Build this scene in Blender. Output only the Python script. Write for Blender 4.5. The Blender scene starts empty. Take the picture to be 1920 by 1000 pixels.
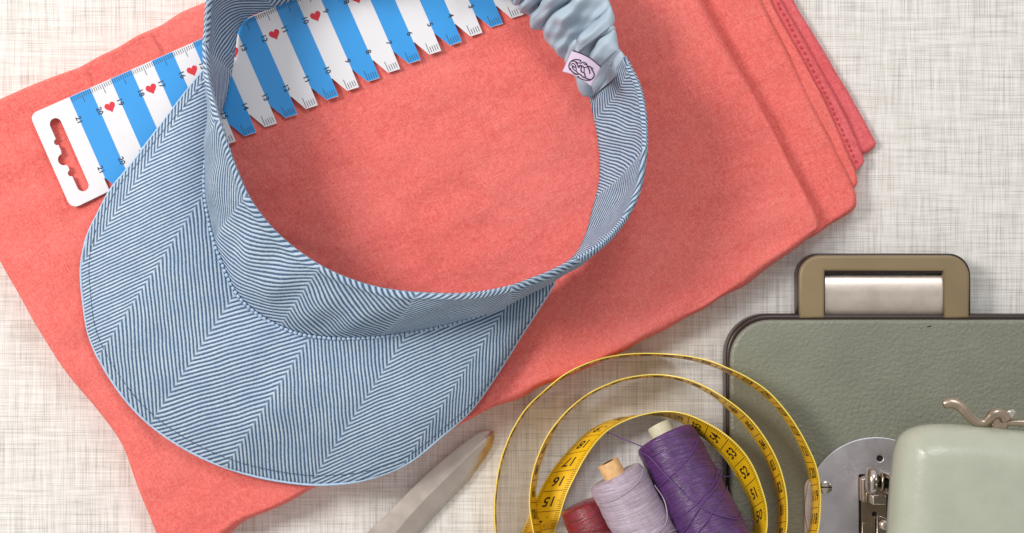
import bpy, bmesh, math, random
import numpy as np
from mathutils import Vector, Matrix
random.seed(7); RNG = np.random.default_rng(7)
sc = bpy.context.scene
COL = sc.collection
R = math.radians

# ------------------------------------------------------------------ camera
H = 0.80            # camera height over the table (m)
S = 4200.0          # photo pixels per metre on the table top
cam = bpy.data.objects.new('camera', bpy.data.cameras.new('camera'))
COL.objects.link(cam); cam.location = (0, 0, H)
cam.data.sensor_width = 36; cam.data.lens = 36 * H / (1920 / S)
cam.data.clip_start = 0.02; cam.data.clip_end = 20
sc.camera = cam

# ------------------------------------------------------------------ world + lamps
world = bpy.data.worlds.new('World'); sc.world = world; world.use_nodes = True
wn = world.node_tree.nodes; wl = world.node_tree.links
bg = wn['Background']
tc = wn.new('ShaderNodeTexCoord'); nz = wn.new('ShaderNodeTexNoise'); rp = wn.new('ShaderNodeValToRGB')
nz.inputs['Scale'].default_value = 1.3; nz.inputs['Detail'].default_value = 1
rp.color_ramp.elements[0].position = 0.30; rp.color_ramp.elements[0].color = (0.62, 0.60, 0.58, 1)
rp.color_ramp.elements[1].position = 0.70; rp.color_ramp.elements[1].color = (1.0, 0.98, 0.97, 1)
wl.new(tc.outputs['Generated'], nz.inputs['Vector']); wl.new(nz.outputs[0], rp.inputs[0]); wl.new(rp.outputs[0], bg.inputs[0])
bg.inputs[1].default_value = 0.68

def area(name, loc, target, size, power, color):
    d = bpy.data.lights.new(name, 'AREA'); d.shape = 'DISK'; d.size = size; d.energy = power; d.color = color
    o = bpy.data.objects.new(name, d); COL.objects.link(o); o.location = loc
    o.rotation_euler = (Vector(target) - Vector(loc)).to_track_quat('-Z', 'Y').to_euler()
    return o
area('ceiling_lamp', (-0.88, 0.34, 0.88), (-0.02, 0.0, 0), 0.42, 11.4, (1.0, 0.965, 0.93))
area('window_light', (0.25, 0.95, 1.1), (0.05, 0, 0), 0.5, 5.4, (0.90, 0.95, 1.0))

sc.view_settings.view_transform = 'Standard'; sc.view_settings.look = 'None'
sc.view_settings.gamma = 1; sc.view_settings.exposure = 0.0; sc.view_settings.use_curve_mapping = False

# ------------------------------------------------------------------ helpers
def P(px, py, z):
    k = (1 - z / H) / S
    return np.stack(np.broadcast_arrays((np.asarray(px) - 960.0) * k, (500.0 - np.asarray(py)) * k, np.asarray(z, float) + 0 * k), -1)

def srgb(r, g, b):
    f = lambda c: (c / 255 / 12.92) if c / 255 <= 0.04045 else ((c / 255 + 0.055) / 1.055) ** 2.4
    return (f(r), f(g), f(b), 1)

def cr(pts, n, closed=False):
    """Catmull-Rom through rows of pts (k columns), n samples."""
    p = np.asarray(pts, float)
    if closed: p = np.vstack([p[-1], p, p[0], p[1]])
    else: p = np.vstack([2 * p[0] - p[1], p, 2 * p[-1] - p[-2]])
    k = len(p) - 3
    t = np.linspace(0, k, n, endpoint=not closed); i = np.minimum(t.astype(int), k - 1); f = (t - i)[:, None]
    a, b, c, d = p[i], p[i + 1], p[i + 2], p[i + 3]
    return 0.5 * (2 * b + (c - a) * f + (2 * a - 5 * b + 4 * c - d) * f ** 2 + (3 * b - a - 3 * c + d) * f ** 3)

def wob(x, y, seed, wl_, n=10):
    """smooth noise from sines, wavelength about wl_, amplitude about 1"""
    r = np.random.default_rng(seed); out = 0
    for _ in range(n):
        a = r.uniform(0, 2 * np.pi); L = wl_ * r.uniform(0.6, 1.7); ph = r.uniform(0, 6.28)
        out = out + np.sin((x * np.cos(a) + y * np.sin(a)) * 2 * np.pi / L + ph)
    return out / math.sqrt(n)

def link(name, me, mat, parent=None, smooth=True):
    o = bpy.data.objects.new(name, me); COL.objects.link(o)
    for m in (mat if isinstance(mat, (list, tuple)) else [mat]): me.materials.append(m)
    if smooth: me.polygons.foreach_set('use_smooth', [True] * len(me.polygons))
    if parent: o.parent = parent
    return o

def mesh(name, V, F, mat, parent=None, uv=None, mi=None, smooth=True, fix=False):
    me = bpy.data.meshes.new(name)
    me.from_pydata([tuple(map(float, v)) for v in V], [], [tuple(map(int, f)) for f in F])
    if uv is not None:
        uv = np.asarray(uv, float); L = me.uv_layers.new(name='UVMap'); idx = np.zeros(len(me.loops), int)
        me.loops.foreach_get('vertex_index', idx); L.data.foreach_set('uv', uv[idx].ravel())
    o = link(name, me, mat, parent, smooth)
    if mi is not None: me.polygons.foreach_set('material_index', [int(i) for i in mi])
    if fix:
        b = bmesh.new(); b.from_mesh(me); bmesh.ops.recalc_face_normals(b, faces=b.faces); b.to_mesh(me); b.free()
    me.update(); return o

def gridfaces(n, m, closed_m=False, closed_n=False, off=0):
    F = []
    for i in range(n if closed_n else n - 1):
        i2 = (i + 1) % n
        for j in range(m if closed_m else m - 1):
            j2 = (j + 1) % m
            F.append((off + i * m + j, off + i * m + j2, off + i2 * m + j2, off + i2 * m + j))
    return F

def tag(o, label=None, cat=None, group=None, kind=None):
    if label: o['label'] = label
    if cat: o['category'] = cat
    if group: o['group'] = group
    if kind: o['kind'] = kind
    return o

def empty(name, loc):
    o = bpy.data.objects.new(name, None); COL.objects.link(o); o.location = loc; o.empty_display_size = 0.01
    return o

def adopt(child, parent):
    child.parent = parent; child.matrix_parent_inverse = Matrix.Translation(-Vector(parent.location))

def curve_mesh(splines, half, bev=0.0, res=4):
    """filled 2D outline(s) -> (verts, faces), thickness 2*(half) in total, rounded by bev"""
    c = bpy.data.curves.new('tmp', 'CURVE'); c.dimensions = '2D'; c.fill_mode = 'BOTH'
    for pts in splines:
        s = c.splines.new('POLY'); s.points.add(len(pts) - 1)
        for q, p in zip(s.points, pts): q.co = (p[0], p[1], 0, 1)
        s.use_cyclic_u = True
    c.extrude = max(half - bev, 0); c.bevel_depth = bev; c.bevel_resolution = res; c.offset = -bev
    o = bpy.data.objects.new('tmp', c); me = o.to_mesh()
    V = np.array([v.co[:] for v in me.vertices]); F = [tuple(p.vertices) for p in me.polygons]
    o.to_mesh_clear(); bpy.data.objects.remove(o); bpy.data.curves.remove(c)
    return V, F

def slab(name, outlines, z0, z1, zpx, mat, parent=None, bev=0.001, res=4, smooth=True):
    """outlines in photo pixels read at height zpx"""
    sp = [[P(x, y, zpx)[:2] for x, y in o] for o in outlines]
    V, F = curve_mesh(sp, (z1 - z0) / 2, bev, res); V[:, 2] += (z0 + z1) / 2
    o = mesh(name, V, F, mat, None, smooth=smooth)
    b = bmesh.new(); b.from_mesh(o.data); bmesh.ops.remove_doubles(b, verts=b.verts, dist=1e-6); b.to_mesh(o.data); b.free()
    b = bmesh.new(); b.from_mesh(o.data); b.normal_update()
    for f in b.faces:
        if abs(f.normal.z) > 0.9995: f.smooth = False
    for e in b.edges:
        if len(e.link_faces) == 2 and (abs(e.link_faces[0].normal.z) > 0.9995) != (abs(e.link_faces[1].normal.z) > 0.9995): e.smooth = False
    b.to_mesh(o.data); b.free()
    if parent: adopt(o, parent)
    return o

_T = {}
def text_mesh(s, bold=0.0):
    if s in _T: return _T[s]
    c = bpy.data.curves.new('tmp', 'FONT'); c.body = s; c.size = 1; c.align_x = 'CENTER'; c.align_y = 'CENTER'; c.offset = bold; c.resolution_u = 3
    o = bpy.data.objects.new('tmp', c); me = o.to_mesh()
    V = np.array([v.co[:2] for v in me.vertices]); F = [tuple(p.vertices) for p in me.polygons]
    o.to_mesh_clear(); bpy.data.objects.remove(o); bpy.data.curves.remove(c)
    _T[s] = (V, F); return _T[s]

def tube_vf(path, rad, n=8, off=0, flat=1.0):
    p = np.asarray(path, float); T = np.gradient(p, axis=0); T /= np.linalg.norm(T, axis=1)[:, None] + 1e-12
    up = np.array([0.0, 0, 1.0]); rad = np.broadcast_to(rad, len(p))
    V = []
    for q, t, r in zip(p, T, rad):
        a = np.cross(t, up)
        if np.linalg.norm(a) < 1e-3: a = np.cross(t, [1.0, 0, 0])
        a /= np.linalg.norm(a); b = np.cross(a, t)
        for k in range(n):
            w = 2 * math.pi * k / n; V.append(q + r * (a * math.cos(w) + b * math.sin(w) * flat))
    F = gridfaces(len(p), n, closed_m=True, off=off)
    F.append(tuple(off + k for k in range(n))[::-1]); F.append(tuple(off + (len(p) - 1) * n + k for k in range(n)))
    return V, F

class MB:
    def __init__(s): s.V = []; s.F = []; s.M = []
    def add(s, V, F, m=0):
        o = len(s.V); s.V += [tuple(v) for v in V]; s.F += [tuple(i + o for i in f) for f in F]; s.M += [m] * len(F)
    def tube(s, path, rad, n=8, m=0, flat=1.0):
        V, F = tube_vf(path, rad, n, 0, flat); s.add(V, F, m)
    def build(s, name, mat, parent=None, smooth=True):
        o = mesh(name, s.V, s.F, mat, None, mi=s.M, smooth=smooth)
        if parent: adopt(o, parent)
        return o

# ------------------------------------------------------------------ materials
def newmat(name):
    m = bpy.data.materials.new(name); m.use_nodes = True
    nt = m.node_tree; return m, nt, nt.nodes['Principled BSDF']
class N:
    """tiny node builder"""
    def __init__(s, nt): s.nt = nt
    def node(s, t, **kw):
        n = s.nt.nodes.new(t)
        for k, v in kw.items(): setattr(n, k, v)
        return n
    def put(s, sock, v):
        if isinstance(v, bpy.types.NodeSocket): s.nt.links.new(v, sock)
        else: sock.default_value = v
    def math(s, op, a, b=0.0, c=0.0, clamp=False):
        n = s.node('ShaderNodeMath', operation=op); n.use_clamp = clamp
        for i, v in enumerate((a, b, c)): s.put(n.inputs[i], v)
        return n.outputs[0]
    def noise(s, vec, scale=(1, 1, 1), sc=1.0, detail=2, rough=0.5, loc=(0, 0, 0), rot=0.0):
        mp = s.node('ShaderNodeMapping'); s.put(mp.inputs['Vector'], vec); mp.inputs['Scale'].default_value = scale; mp.inputs['Location'].default_value = loc
        if rot:
            m0 = s.node('ShaderNodeMapping'); s.put(m0.inputs['Vector'], vec); m0.inputs['Rotation'].default_value = (0, 0, rot); s.nt.links.new(m0.outputs[0], mp.inputs['Vector'])
        n = s.node('ShaderNodeTexNoise'); s.nt.links.new(mp.outputs[0], n.inputs['Vector'])
        n.inputs['Scale'].default_value = sc; n.inputs['Detail'].default_value = detail; n.inputs['Roughness'].default_value = rough
        return n.outputs[0]
    def ramp(s, v, stops):
        n = s.node('ShaderNodeValToRGB'); s.put(n.inputs[0], v); e = n.color_ramp.elements
        while len(e) < len(stops): e.new(0.5)
        for q, (p, c) in zip(e, stops):
            q.position = p; q.color = c if len(c) == 4 else (*c, 1)
        return n.outputs[0]
    def mix(s, f, a, b, mode='MIX'):
        n = s.node('ShaderNodeMix', data_type='RGBA', blend_type=mode); s.put(n.inputs[0], f); s.put(n.inputs[6], a); s.put(n.inputs[7], b)
        return n.outputs[2]
    def step(s, v, lo, hi):
        n = s.node('ShaderNodeMapRange', interpolation_type='SMOOTHSTEP'); s.put(n.inputs[0], v)
        n.inputs[1].default_value = lo; n.inputs[2].default_value = hi; return n.outputs[0]
    def bump(s, h, strength, dist, normal=None):
        n = s.node('ShaderNodeBump'); s.put(n.inputs['Height'], h); n.inputs['Strength'].default_value = strength; n.inputs['Distance'].default_value = dist
        if normal is not None: s.nt.links.new(normal, n.inputs['Normal'])
        return n.outputs[0]
    def obj(s): return s.node('ShaderNodeTexCoord').outputs['Object']

def simple(name, col, rough=0.5, metal=0.0, bump=None, var=0.0, vsc=300, spec=0.5, coat=0.0):
    m, nt, b = newmat(name); n = N(nt)
    b.inputs['Roughness'].default_value = rough; b.inputs['Metallic'].default_value = metal
    b.inputs['Specular IOR Level'].default_value = spec; b.inputs['Coat Weight'].default_value = coat
    if var > 0:
        f = n.noise(n.obj(), sc=vsc, detail=4)
        dk = tuple(c * (1 - var) for c in col[:3]); lt = tuple(min(1, c * (1 + var)) for c in col[:3])
        nt.links.new(n.ramp(f, [(0.3, dk), (0.7, lt)]), b.inputs['Base Color'])
    else: b.inputs['Base Color'].default_value = col
    if bump:
        h = n.noise(n.obj(), sc=bump[0], detail=3); nt.links.new(n.bump(h, bump[1], bump[2]), b.inputs['Normal'])
    return m

# table: printed linen weave
def m_table():
    m, nt, b = newmat('linen_weave'); n = N(nt); co = n.obj()
    h1 = n.noise(co, (30, 2100, 1), 1, 1.5, 0.5); h2 = n.noise(co, (90, 4200, 1), 1, 1, 0.5, (3, 1, 0))
    v1 = n.noise(co, (2100, 30, 1), 1, 1.5, 0.5, (7, 2, 0)); v2 = n.noise(co, (4200, 90, 1), 1, 1, 0.5, (5, 9, 0))
    big = n.noise(co, (40, 420, 1), 1, 2, 0.5, (2, 2, 0)); big2 = n.noise(co, (420, 40, 1), 1, 2, 0.5, (8, 2, 0))
    dh = n.step(h1, 0.49, 0.64); dv = n.step(v1, 0.49, 0.64); dh2 = n.step(h2, 0.45, 0.68); dv2 = n.step(v2, 0.45, 0.68)
    a = n.math('ADD', n.math('MULTIPLY', dh, 0.60), n.math('MULTIPLY', dv, 0.60))
    c = n.math('ADD', n.math('MULTIPLY', dh2, 0.38), n.math('MULTIPLY', dv2, 0.38))
    d = n.math('ADD', a, c)
    w = n.step(n.math('ADD', n.math('MULTIPLY', big, .5), n.math('MULTIPLY', big2, .5)), 0.36, 0.64)
    d = n.math('MULTIPLY', d, n.math('ADD', n.math('MULTIPLY', w, 0.3), 0.75))
    base = n.ramp(w, [(0, srgb(241, 238, 233)), (1, srgb(230, 226, 219))])
    col = n.mix(n.math('MULTIPLY', d, 0.40, clamp=True), base, srgb(126, 118, 108))
    nt.links.new(col, b.inputs['Base Color']); b.inputs['Roughness'].default_value = 0.55; b.inputs['Specular IOR Level'].default_value = 0.3
    nt.links.new(n.bump(d, 0.15, 0.0002), b.inputs['Normal'])
    return m

def m_cloth(name, c0, c1, fl):
    m, nt, b = newmat(name); n = N(nt); co = n.obj(); A_ = R(-24)
    wa = n.noise(co, (350, 3200, 900), 1, 2, 0.6, rot=A_); wb = n.noise(co, (3200, 350, 900), 1, 2, 0.6, rot=A_)
    g = n.noise(co, sc=28, detail=4, rough=0.6); g2 = n.noise(co, (120, 420, 200), 1, 4, 0.65, rot=A_)
    f = n.math('ADD', n.math('MULTIPLY', wa, 0.5), n.math('MULTIPLY', wb, 0.5))
    col = n.ramp(f, [(0.38, c0), (0.62, c1)])
    col = n.mix(n.math('MULTIPLY', n.step(g, 0.35, 0.75), 0.10), col, fl)
    col = n.mix(n.math('MULTIPLY', n.step(g2, 0.45, 0.75), 0.12), col, c0)
    fb = n.noise(co, (1500, 420, 500), 1, 3, 0.75, (3, 3, 0), rot=A_)
    col = n.mix(n.math('MULTIPLY', n.step(fb, 0.60, 0.76), 0.42), col, fl)
    nt.links.new(col, b.inputs['Base Color']); b.inputs['Roughness'].default_value = 0.95; b.inputs['Specular IOR Level'].default_value = 0.12
    b.inputs['Sheen Weight'].default_value = 0.12; b.inputs['Sheen Roughness'].default_value = 0.5; b.inputs['Sheen Tint'].default_value = (1, .75, .7, 1)
    w2 = n.noise(co, sc=70, detail=5, rough=0.55)
    nb = n.bump(w2, 0.22, 0.004); nt.links.new(n.bump(f, 0.7, 0.0006, nb), b.inputs['Normal'])
    return m

# striped denim; UV in centimetres, chevrons along v
def m_denim(name, W, theta, per=0.170, wave=1.0):
    m, nt, b = newmat(name); n = N(nt)
    uv = n.node('ShaderNodeUVMap').outputs[0]
    sx = n.node('ShaderNodeSeparateXYZ'); nt.links.new(uv, sx.inputs[0]); u, v = sx.outputs[0], sx.outputs[1]
    wv = n.noise(uv, sc=0.55, detail=1); wf = n.noise(uv, sc=9, detail=2)
    pp = n.math('PINGPONG', u, W)
    ph = n.math('SUBTRACT', n.math('MULTIPLY', v, math.sin(R(theta)) / per), n.math('MULTIPLY', pp, math.cos(R(theta)) / per))
    ph = n.math('ADD', ph, n.math('MULTIPLY', n.math('SUBTRACT', wv, 0.5), wave))
    ph = n.math('ADD', ph, n.math('MULTIPLY', n.math('SUBTRACT', wf, 0.5), 0.22))
    s = n.math('MULTIPLY_ADD', n.math('SINE', n.math('MULTIPLY', ph, 2 * math.pi)), 0.5, 0.5)
    fine = n.noise(uv, sc=34, detail=3, rough=0.7)
    t = n.step(n.math('ADD', s, n.math('MULTIPLY', n.math('SUBTRACT', fine, 0.5), 0.55)), 0.26, 0.72)
    tone = n.noise(uv, sc=1.2, detail=3)
    lt = n.ramp(tone, [(0.3, srgb(180, 200, 220)), (0.7, srgb(202, 217, 230))])
    dk = n.ramp(n.noise(uv, sc=20, detail=2), [(0.3, srgb(64, 86, 116)), (0.7, srgb(96, 120, 150))])
    odd = n.math('GREATER_THAN', n.math('MODULO', n.math('DIVIDE', u, W), 2.0), 1.0)
    col = n.mix(t, dk, lt)
    col = n.mix(n.math('MULTIPLY', odd, 0.55), col, (0.80, 0.82, 0.82, 1), 'MULTIPLY')  # odd panels darkened: how light catches the twill direction, put into the colour
    seam = n.step(n.math('ABSOLUTE', n.math('SUBTRACT', n.math('PINGPONG', n.math('DIVIDE', u, W), 0.5), 0.0)), 0.012, 0.03)
    col = n.mix(n.math('MULTIPLY', n.math('SUBTRACT', 1.0, seam), 0.15), col, srgb(178, 198, 216))
    nt.links.new(col, b.inputs['Base Color']); b.inputs['Roughness'].default_value = 0.9; b.inputs['Specular IOR Level'].default_value = 0.2
    hgt = n.math('ADD', n.math('MULTIPLY', s, 1.0), n.math('MULTIPLY', fine, 0.5))
    nt.links.new(n.bump(hgt, 0.55, 0.00045), b.inputs['Normal'])
    return m

def m_paint(name, col, rough, bs, bd, spec=0.5):
    m, nt, b = newmat(name); n = N(nt); co = n.obj()
    f = n.noise(co, sc=25, detail=4, rough=0.6)
    nt.links.new(n.ramp(f, [(0.3, tuple(c * 0.88 for c in col[:3])), (0.7, tuple(c * 1.08 for c in col[:3]))]), b.inputs['Base Color'])
    h = n.noise(co, (560, 640, 600), 1, 3, 0.55); h2 = n.noise(co, sc=60, detail=3)
    nb = n.bump(h2, 0.25, 0.001); nt.links.new(n.bump(h, bs, bd, nb), b.inputs['Normal'])
    b.inputs['Roughness'].default_value = rough; b.inputs['Specular IOR Level'].default_value = spec
    return m

def m_metal(name, col, rough, scratch=(20, 900, 20), bstr=0.1):
    m, nt, b = newmat(name); n = N(nt); co = n.obj()
    f = n.noise(co, scratch, 1, 3, 0.6); g = n.noise(co, sc=90, detail=4, rough=0.65)
    nt.links.new(n.ramp(g, [(0.25, tuple(c * 0.84 for c in col[:3])), (0.6, col)]), b.inputs['Base Color'])
    b.inputs['Metallic'].default_value = 1.0
    nt.links.new(n.math('MULTIPLY_ADD', g, 0.25, rough - 0.1), b.inputs['Roughness'])
    nt.links.new(n.bump(f, bstr, 0.0003), b.inputs['Normal'])
    return m

def m_thread(name, c0, c1, sheen):
    m, nt, b = newmat(name); n = N(nt)
    uv = n.node('ShaderNodeUVMap').outputs[0]      # u along axis (cm), v around (cm)
    a = n.noise(uv, (48, 0.30, 1), 1, 2, 0.5); c = n.noise(uv, (14, 0.16, 1), 1, 2, 0.5, (4, 2, 0)); d = n.noise(uv, (1.6, 1.2, 1), 1, 2)
    mx = n.math('ADD', n.math('MULTIPLY', a, 0.5), n.math('ADD', n.math('MULTIPLY', c, 0.3), n.math('MULTIPLY', d, 0.2)))
    nt.links.new(n.ramp(mx, [(0.36, c0), (0.62, c1)]), b.inputs['Base Color'])
    b.inputs['Roughness'].default_value = 0.36; b.inputs['Specular IOR Level'].default_value = 0.8
    b.inputs['Sheen Weight'].default_value = 0.12; b.inputs['Sheen Tint'].default_value = sheen
    nt.links.new(n.bump(n.math('ADD', a, c), 0.6, 0.0005), b.inputs['Normal'])
    return m

M_TABLE = m_table()
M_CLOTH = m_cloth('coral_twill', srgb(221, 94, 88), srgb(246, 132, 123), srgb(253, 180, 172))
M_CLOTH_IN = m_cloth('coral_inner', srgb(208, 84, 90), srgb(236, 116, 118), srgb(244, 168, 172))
M_BRIM = m_denim('brim_denim', 3.6, 38); M_BAND = m_denim('band_denim', 4.1, 50, 0.178, 2.0)
M_DARKTHREAD = simple('navy_thread', srgb(66, 86, 116), 0.8)
M_PIPING = simple('pale_selvedge', srgb(176, 200, 224), 0.9, var=0.15, vsc=900)
M_ELASTIC = simple('grey_blue_poplin', srgb(170, 186, 200), 0.55, bump=(900, 0.15, 0.0004), var=0.05, vsc=60)
M_TAG = simple('lilac_label_ribbon', srgb(210, 190, 212), 0.6, bump=(2500, 0.25, 0.0003))
M_LOGO = simple('aubergine_print', srgb(58, 28, 62), 0.7)
M_WHITE = simple('white_plastic_card', srgb(228, 226, 229), 0.28, bump=(14, 0.25, 0.004), var=0.03, vsc=25)
M_BLUE = simple('blue_print', srgb(58, 152, 222), 0.28, bump=(14, 0.25, 0.004), var=0.05, vsc=25)
M_RED = simple('red_print', srgb(216, 40, 58), 0.4)
M_INK = simple('dark_print', srgb(44, 58, 76), 0.5)
M_YEL = simple('yellow_vinyl', srgb(236, 186, 20), 0.38, var=0.07, vsc=120)
M_YEL2 = simple('yellow_edge', srgb(248, 220, 96), 0.4)
M_BLK = simple('black_ink', srgb(52, 34, 16), 0.5)
M_BED = m_paint('hammered_sage_enamel', srgb(131, 133, 118), 0.32, 0.6, 0.0010)
M_ARM = m_paint('smooth_sage_enamel', srgb(178, 182, 164), 0.30, 0.16, 0.0006)
M_BASE = simple('dark_brown_bakelite', srgb(48, 34, 26), 0.35)
M_HANDLE = m_paint('olive_brown_bakelite', srgb(140, 121, 90), 0.4, 0.06, 0.0004)
M_STEEL = m_metal('brushed_steel', srgb(222, 217, 224), 0.42)
M_CHROME = m_metal('worn_chrome', srgb(214, 206, 198), 0.2, (200, 200, 200), 0.03)
M_BRASSY = m_metal('tarnished_nickel', srgb(186, 168, 148), 0.28, (150, 150, 150), 0.05)
M_SATIN = m_metal('satin_aluminium', srgb(224, 210, 198), 0.34, (900, 15, 15), 0.03); M_SATIN.node_tree.nodes['Principled BSDF'].inputs['Metallic'].default_value = 0.8
M_BLADE = m_metal('scissor_steel', srgb(204, 192, 182), 0.30, (60, 60, 60), 0.0); M_BLADE.node_tree.nodes['Principled BSDF'].inputs['Metallic'].default_value = 0.85
M_BLACK = simple('black_recess', srgb(16, 14, 14), 0.6)
M_WOOD = simple('pale_wood', srgb(224, 178, 122), 0.6, var=0.12, vsc=400)
M_CREAM = simple('cream_card', srgb(214, 208, 178), 0.6, var=0.1, vsc=500)
M_TPURPLE = m_thread('purple_thread', srgb(38, 14, 52), srgb(102, 48, 124), (.8, .6, 1, 1))
M_TLOOSE = simple('loose_purple_thread', srgb(98, 60, 124), 0.5)
M_TLILAC = m_thread('lilac_thread', srgb(150, 132, 146), srgb(200, 182, 198), (1, .9, 1, 1))
M_TRED = m_thread('red_thread', srgb(90, 8, 22), srgb(160, 26, 44), (1, .5, .5, 1))

# ------------------------------------------------------------------ table
tb = mesh('table_surface', [(-0.9, -0.7, 0), (0.9, -0.7, 0), (0.9, 0.7, 0), (-0.9, 0.7, 0)], [(0, 1, 2, 3)], M_TABLE, smooth=False)
tag(tb, 'pale linen weave table top under everything', None, kind='structure')

# ------------------------------------------------------------------ folded coral cloth
TOP = 0.017
CREASES = [(165, 118, 182, 190, 9, 0.9), (278, 54, 315, 118, 8, 0.8), (590, 190, 712, 345, 30, 1.0), (712, 345, 800, 470, 34, 0.8),
           (860, 345, 935, 392, 22, -0.6), (520, 420, 640, 470, 26, 0.5), (940, 60, 1060, 200, 40, 0.6), (1120, 190, 1340, 95, 16, 0.7),
           (1235, 20, 1262, 160, 12, -0.5), (1320, 330, 1180, 560, 30, 0.6), (1060, 640, 1200, 560, 20, 0.5), (1190, 640, 1290, 560, 22, 0.6),
           (60, 300, 150, 480, 30, 0.6), (200, 700, 330, 900, 26, 0.5), (1400, 300, 1290, 470, 34, 0.4), (20, 250, 60, 330, 16, .5)]
def surf_wave(px, py, seed):
    h = 0.9 * wob(px, py, seed, 330) + 0.50 * wob(px * 0.7 + py * .4, py * 1.3, seed + 1, 120) + 0.13 * wob(px, py, seed + 2, 42)
    for x0, y0, x1, y1, w, a in CREASES:
        dx, dy = x1 - x0, y1 - y0; L2 = dx * dx + dy * dy
        t = np.clip(((px - x0) * dx + (py - y0) * dy) / L2, 0, 1); d = np.hypot(px - x0 - t * dx, py - y0 - t * dy)
        h = h + 3.6 * a * (np.exp(-(d / (w * .6)) ** 2) - 0.35 * np.exp(-(d / (w * 1.5)) ** 2)) * np.sin(np.pi * np.clip(t * 0.8 + 0.1, 0, 1))
    return 0.75 - 0.8 * np.log1p(np.exp((0.9 - h) / 0.8))
def fold(name, outline, centre, top, edge_r, mat, parent, seed, wave=1.0, sample=0.4):
    o = cr(outline, 720, closed=True); n = len(o)
    rad = np.concatenate([np.linspace(0, 0.86, 90), 1 - 0.14 * np.linspace(1, 0, 36)[1:] ** 1.7])
    m = len(rad); c = np.array(centre, float)
    px = c[0] + (o[:, 0:1] - c[0]) * rad[None]; py = c[1] + (o[:, 1:2] - c[1]) * rad[None]
    d = np.full(px.shape, 1e9)
    for i in range(0, n, 3):                                    # distance to the outline
        a = o[i]; b = o[(i + 3) % n]; v = b - a; L = v @ v + 1e-9
        t = np.clip(((px - a[0]) * v[0] + (py - a[1]) * v[1]) / L, 0, 1); d = np.minimum(d, np.hypot(px - a[0] - t * v[0], py - a[1] - t * v[1]))
    d[:, -1] = 0
    e = edge_r * (1 + 0.35 * wob(px, py, seed + 5, 260)) * S
    q = np.clip(d / e, 0, 1); prof = (1 - (1 - q) ** 2.9) ** (1 / 2.9)
    z = prof * (top + 0.001 * wave * surf_wave(px, py, seed) * q)
    ex = 1.6 * wob(px, py, seed + 9, 75)
    V = P(px + ex * (1 - q), py + ex * (1 - q), z * 1.0 + 0.0)
    k = (1 - sample * top / H) / (1 - z / H)                     # the outline was read at one height
    V[..., 0] *= k; V[..., 1] *= k
    Vf = V.reshape(-1, 3); F = gridfaces(n, m, closed_n=True)
    o2 = mesh(name, Vf, F, mat); bm = bmesh.new(); bm.from_mesh(o2.data); bmesh.ops.remove_doubles(bm, verts=bm.verts, dist=1e-7)
    bmesh.ops.recalc_face_normals(bm, faces=bm.faces); bm.to_mesh(o2.data); bm.free()
    up = sum(p.normal.z for p in o2.data.polygons)
    if up < 0: o2.data.flip_normals()
    adopt(o2, parent); return o2
cloth = tag(empty('folded_cloth', (0, 0, 0)), 'folded coral red cotton cloth lying on the table under the striped sun visor', 'cloth')
A = [(-118, 300), (-95, 245), (0, 192), (75, 157), (165, 119), (222, 92), (280, 58), (330, 31), (385, 4), (520, -60), (700, -120), (950, -150), (1200, -140), (1292, -60),
     (1315, 0), (1360, 84), (1420, 192), (1478, 305), (1520, 385), (1533, 418), (1531, 434), (1512, 449), (1440, 503), (1345, 566), (1240, 622), (1120, 683), (1005, 730), (930, 764), (850, 800),
     (720, 866), (590, 916), (520, 950), (450, 985), (400, 1020), (345, 1062), (322, 1060), (300, 1008), (266, 920), (230, 832), (185, 770), (130, 700), (60, 590), (0, 484), (-60, 390)]
def side(pts): return [(900, 250), (1000, -60), (1150, -130)] + pts + [(1330, 500), (1100, 560), (920, 470)]
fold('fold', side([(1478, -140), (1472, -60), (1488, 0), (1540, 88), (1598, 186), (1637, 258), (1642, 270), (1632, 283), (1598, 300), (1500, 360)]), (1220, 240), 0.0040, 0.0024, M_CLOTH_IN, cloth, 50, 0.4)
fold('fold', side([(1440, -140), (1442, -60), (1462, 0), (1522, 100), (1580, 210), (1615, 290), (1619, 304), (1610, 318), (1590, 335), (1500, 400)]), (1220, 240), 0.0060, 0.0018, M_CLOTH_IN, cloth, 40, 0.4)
fold('fold', side([(1420, -140), (1424, -60), (1444, 0), (1500, 105), (1556, 215), (1594, 300), (1604, 330), (1603, 348), (1580, 365), (1500, 420)]), (1220, 240), 0.0078, 0.0018, M_CLOTH, cloth, 30, 0.4)
fold('fold', side([(1400, -140), (1404, -60), (1426, 0), (1476, 98), (1532, 212), (1582, 312), (1602, 356), (1605, 374), (1598, 392), (1560, 420), (1500, 455)]), (1220, 240), 0.0098, 0.0036, M_CLOTH, cloth, 20, 0.6)
fold('fold', A, (700, 430), TOP, 0.0044, M_CLOTH, cloth, 10, 1.0)

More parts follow.
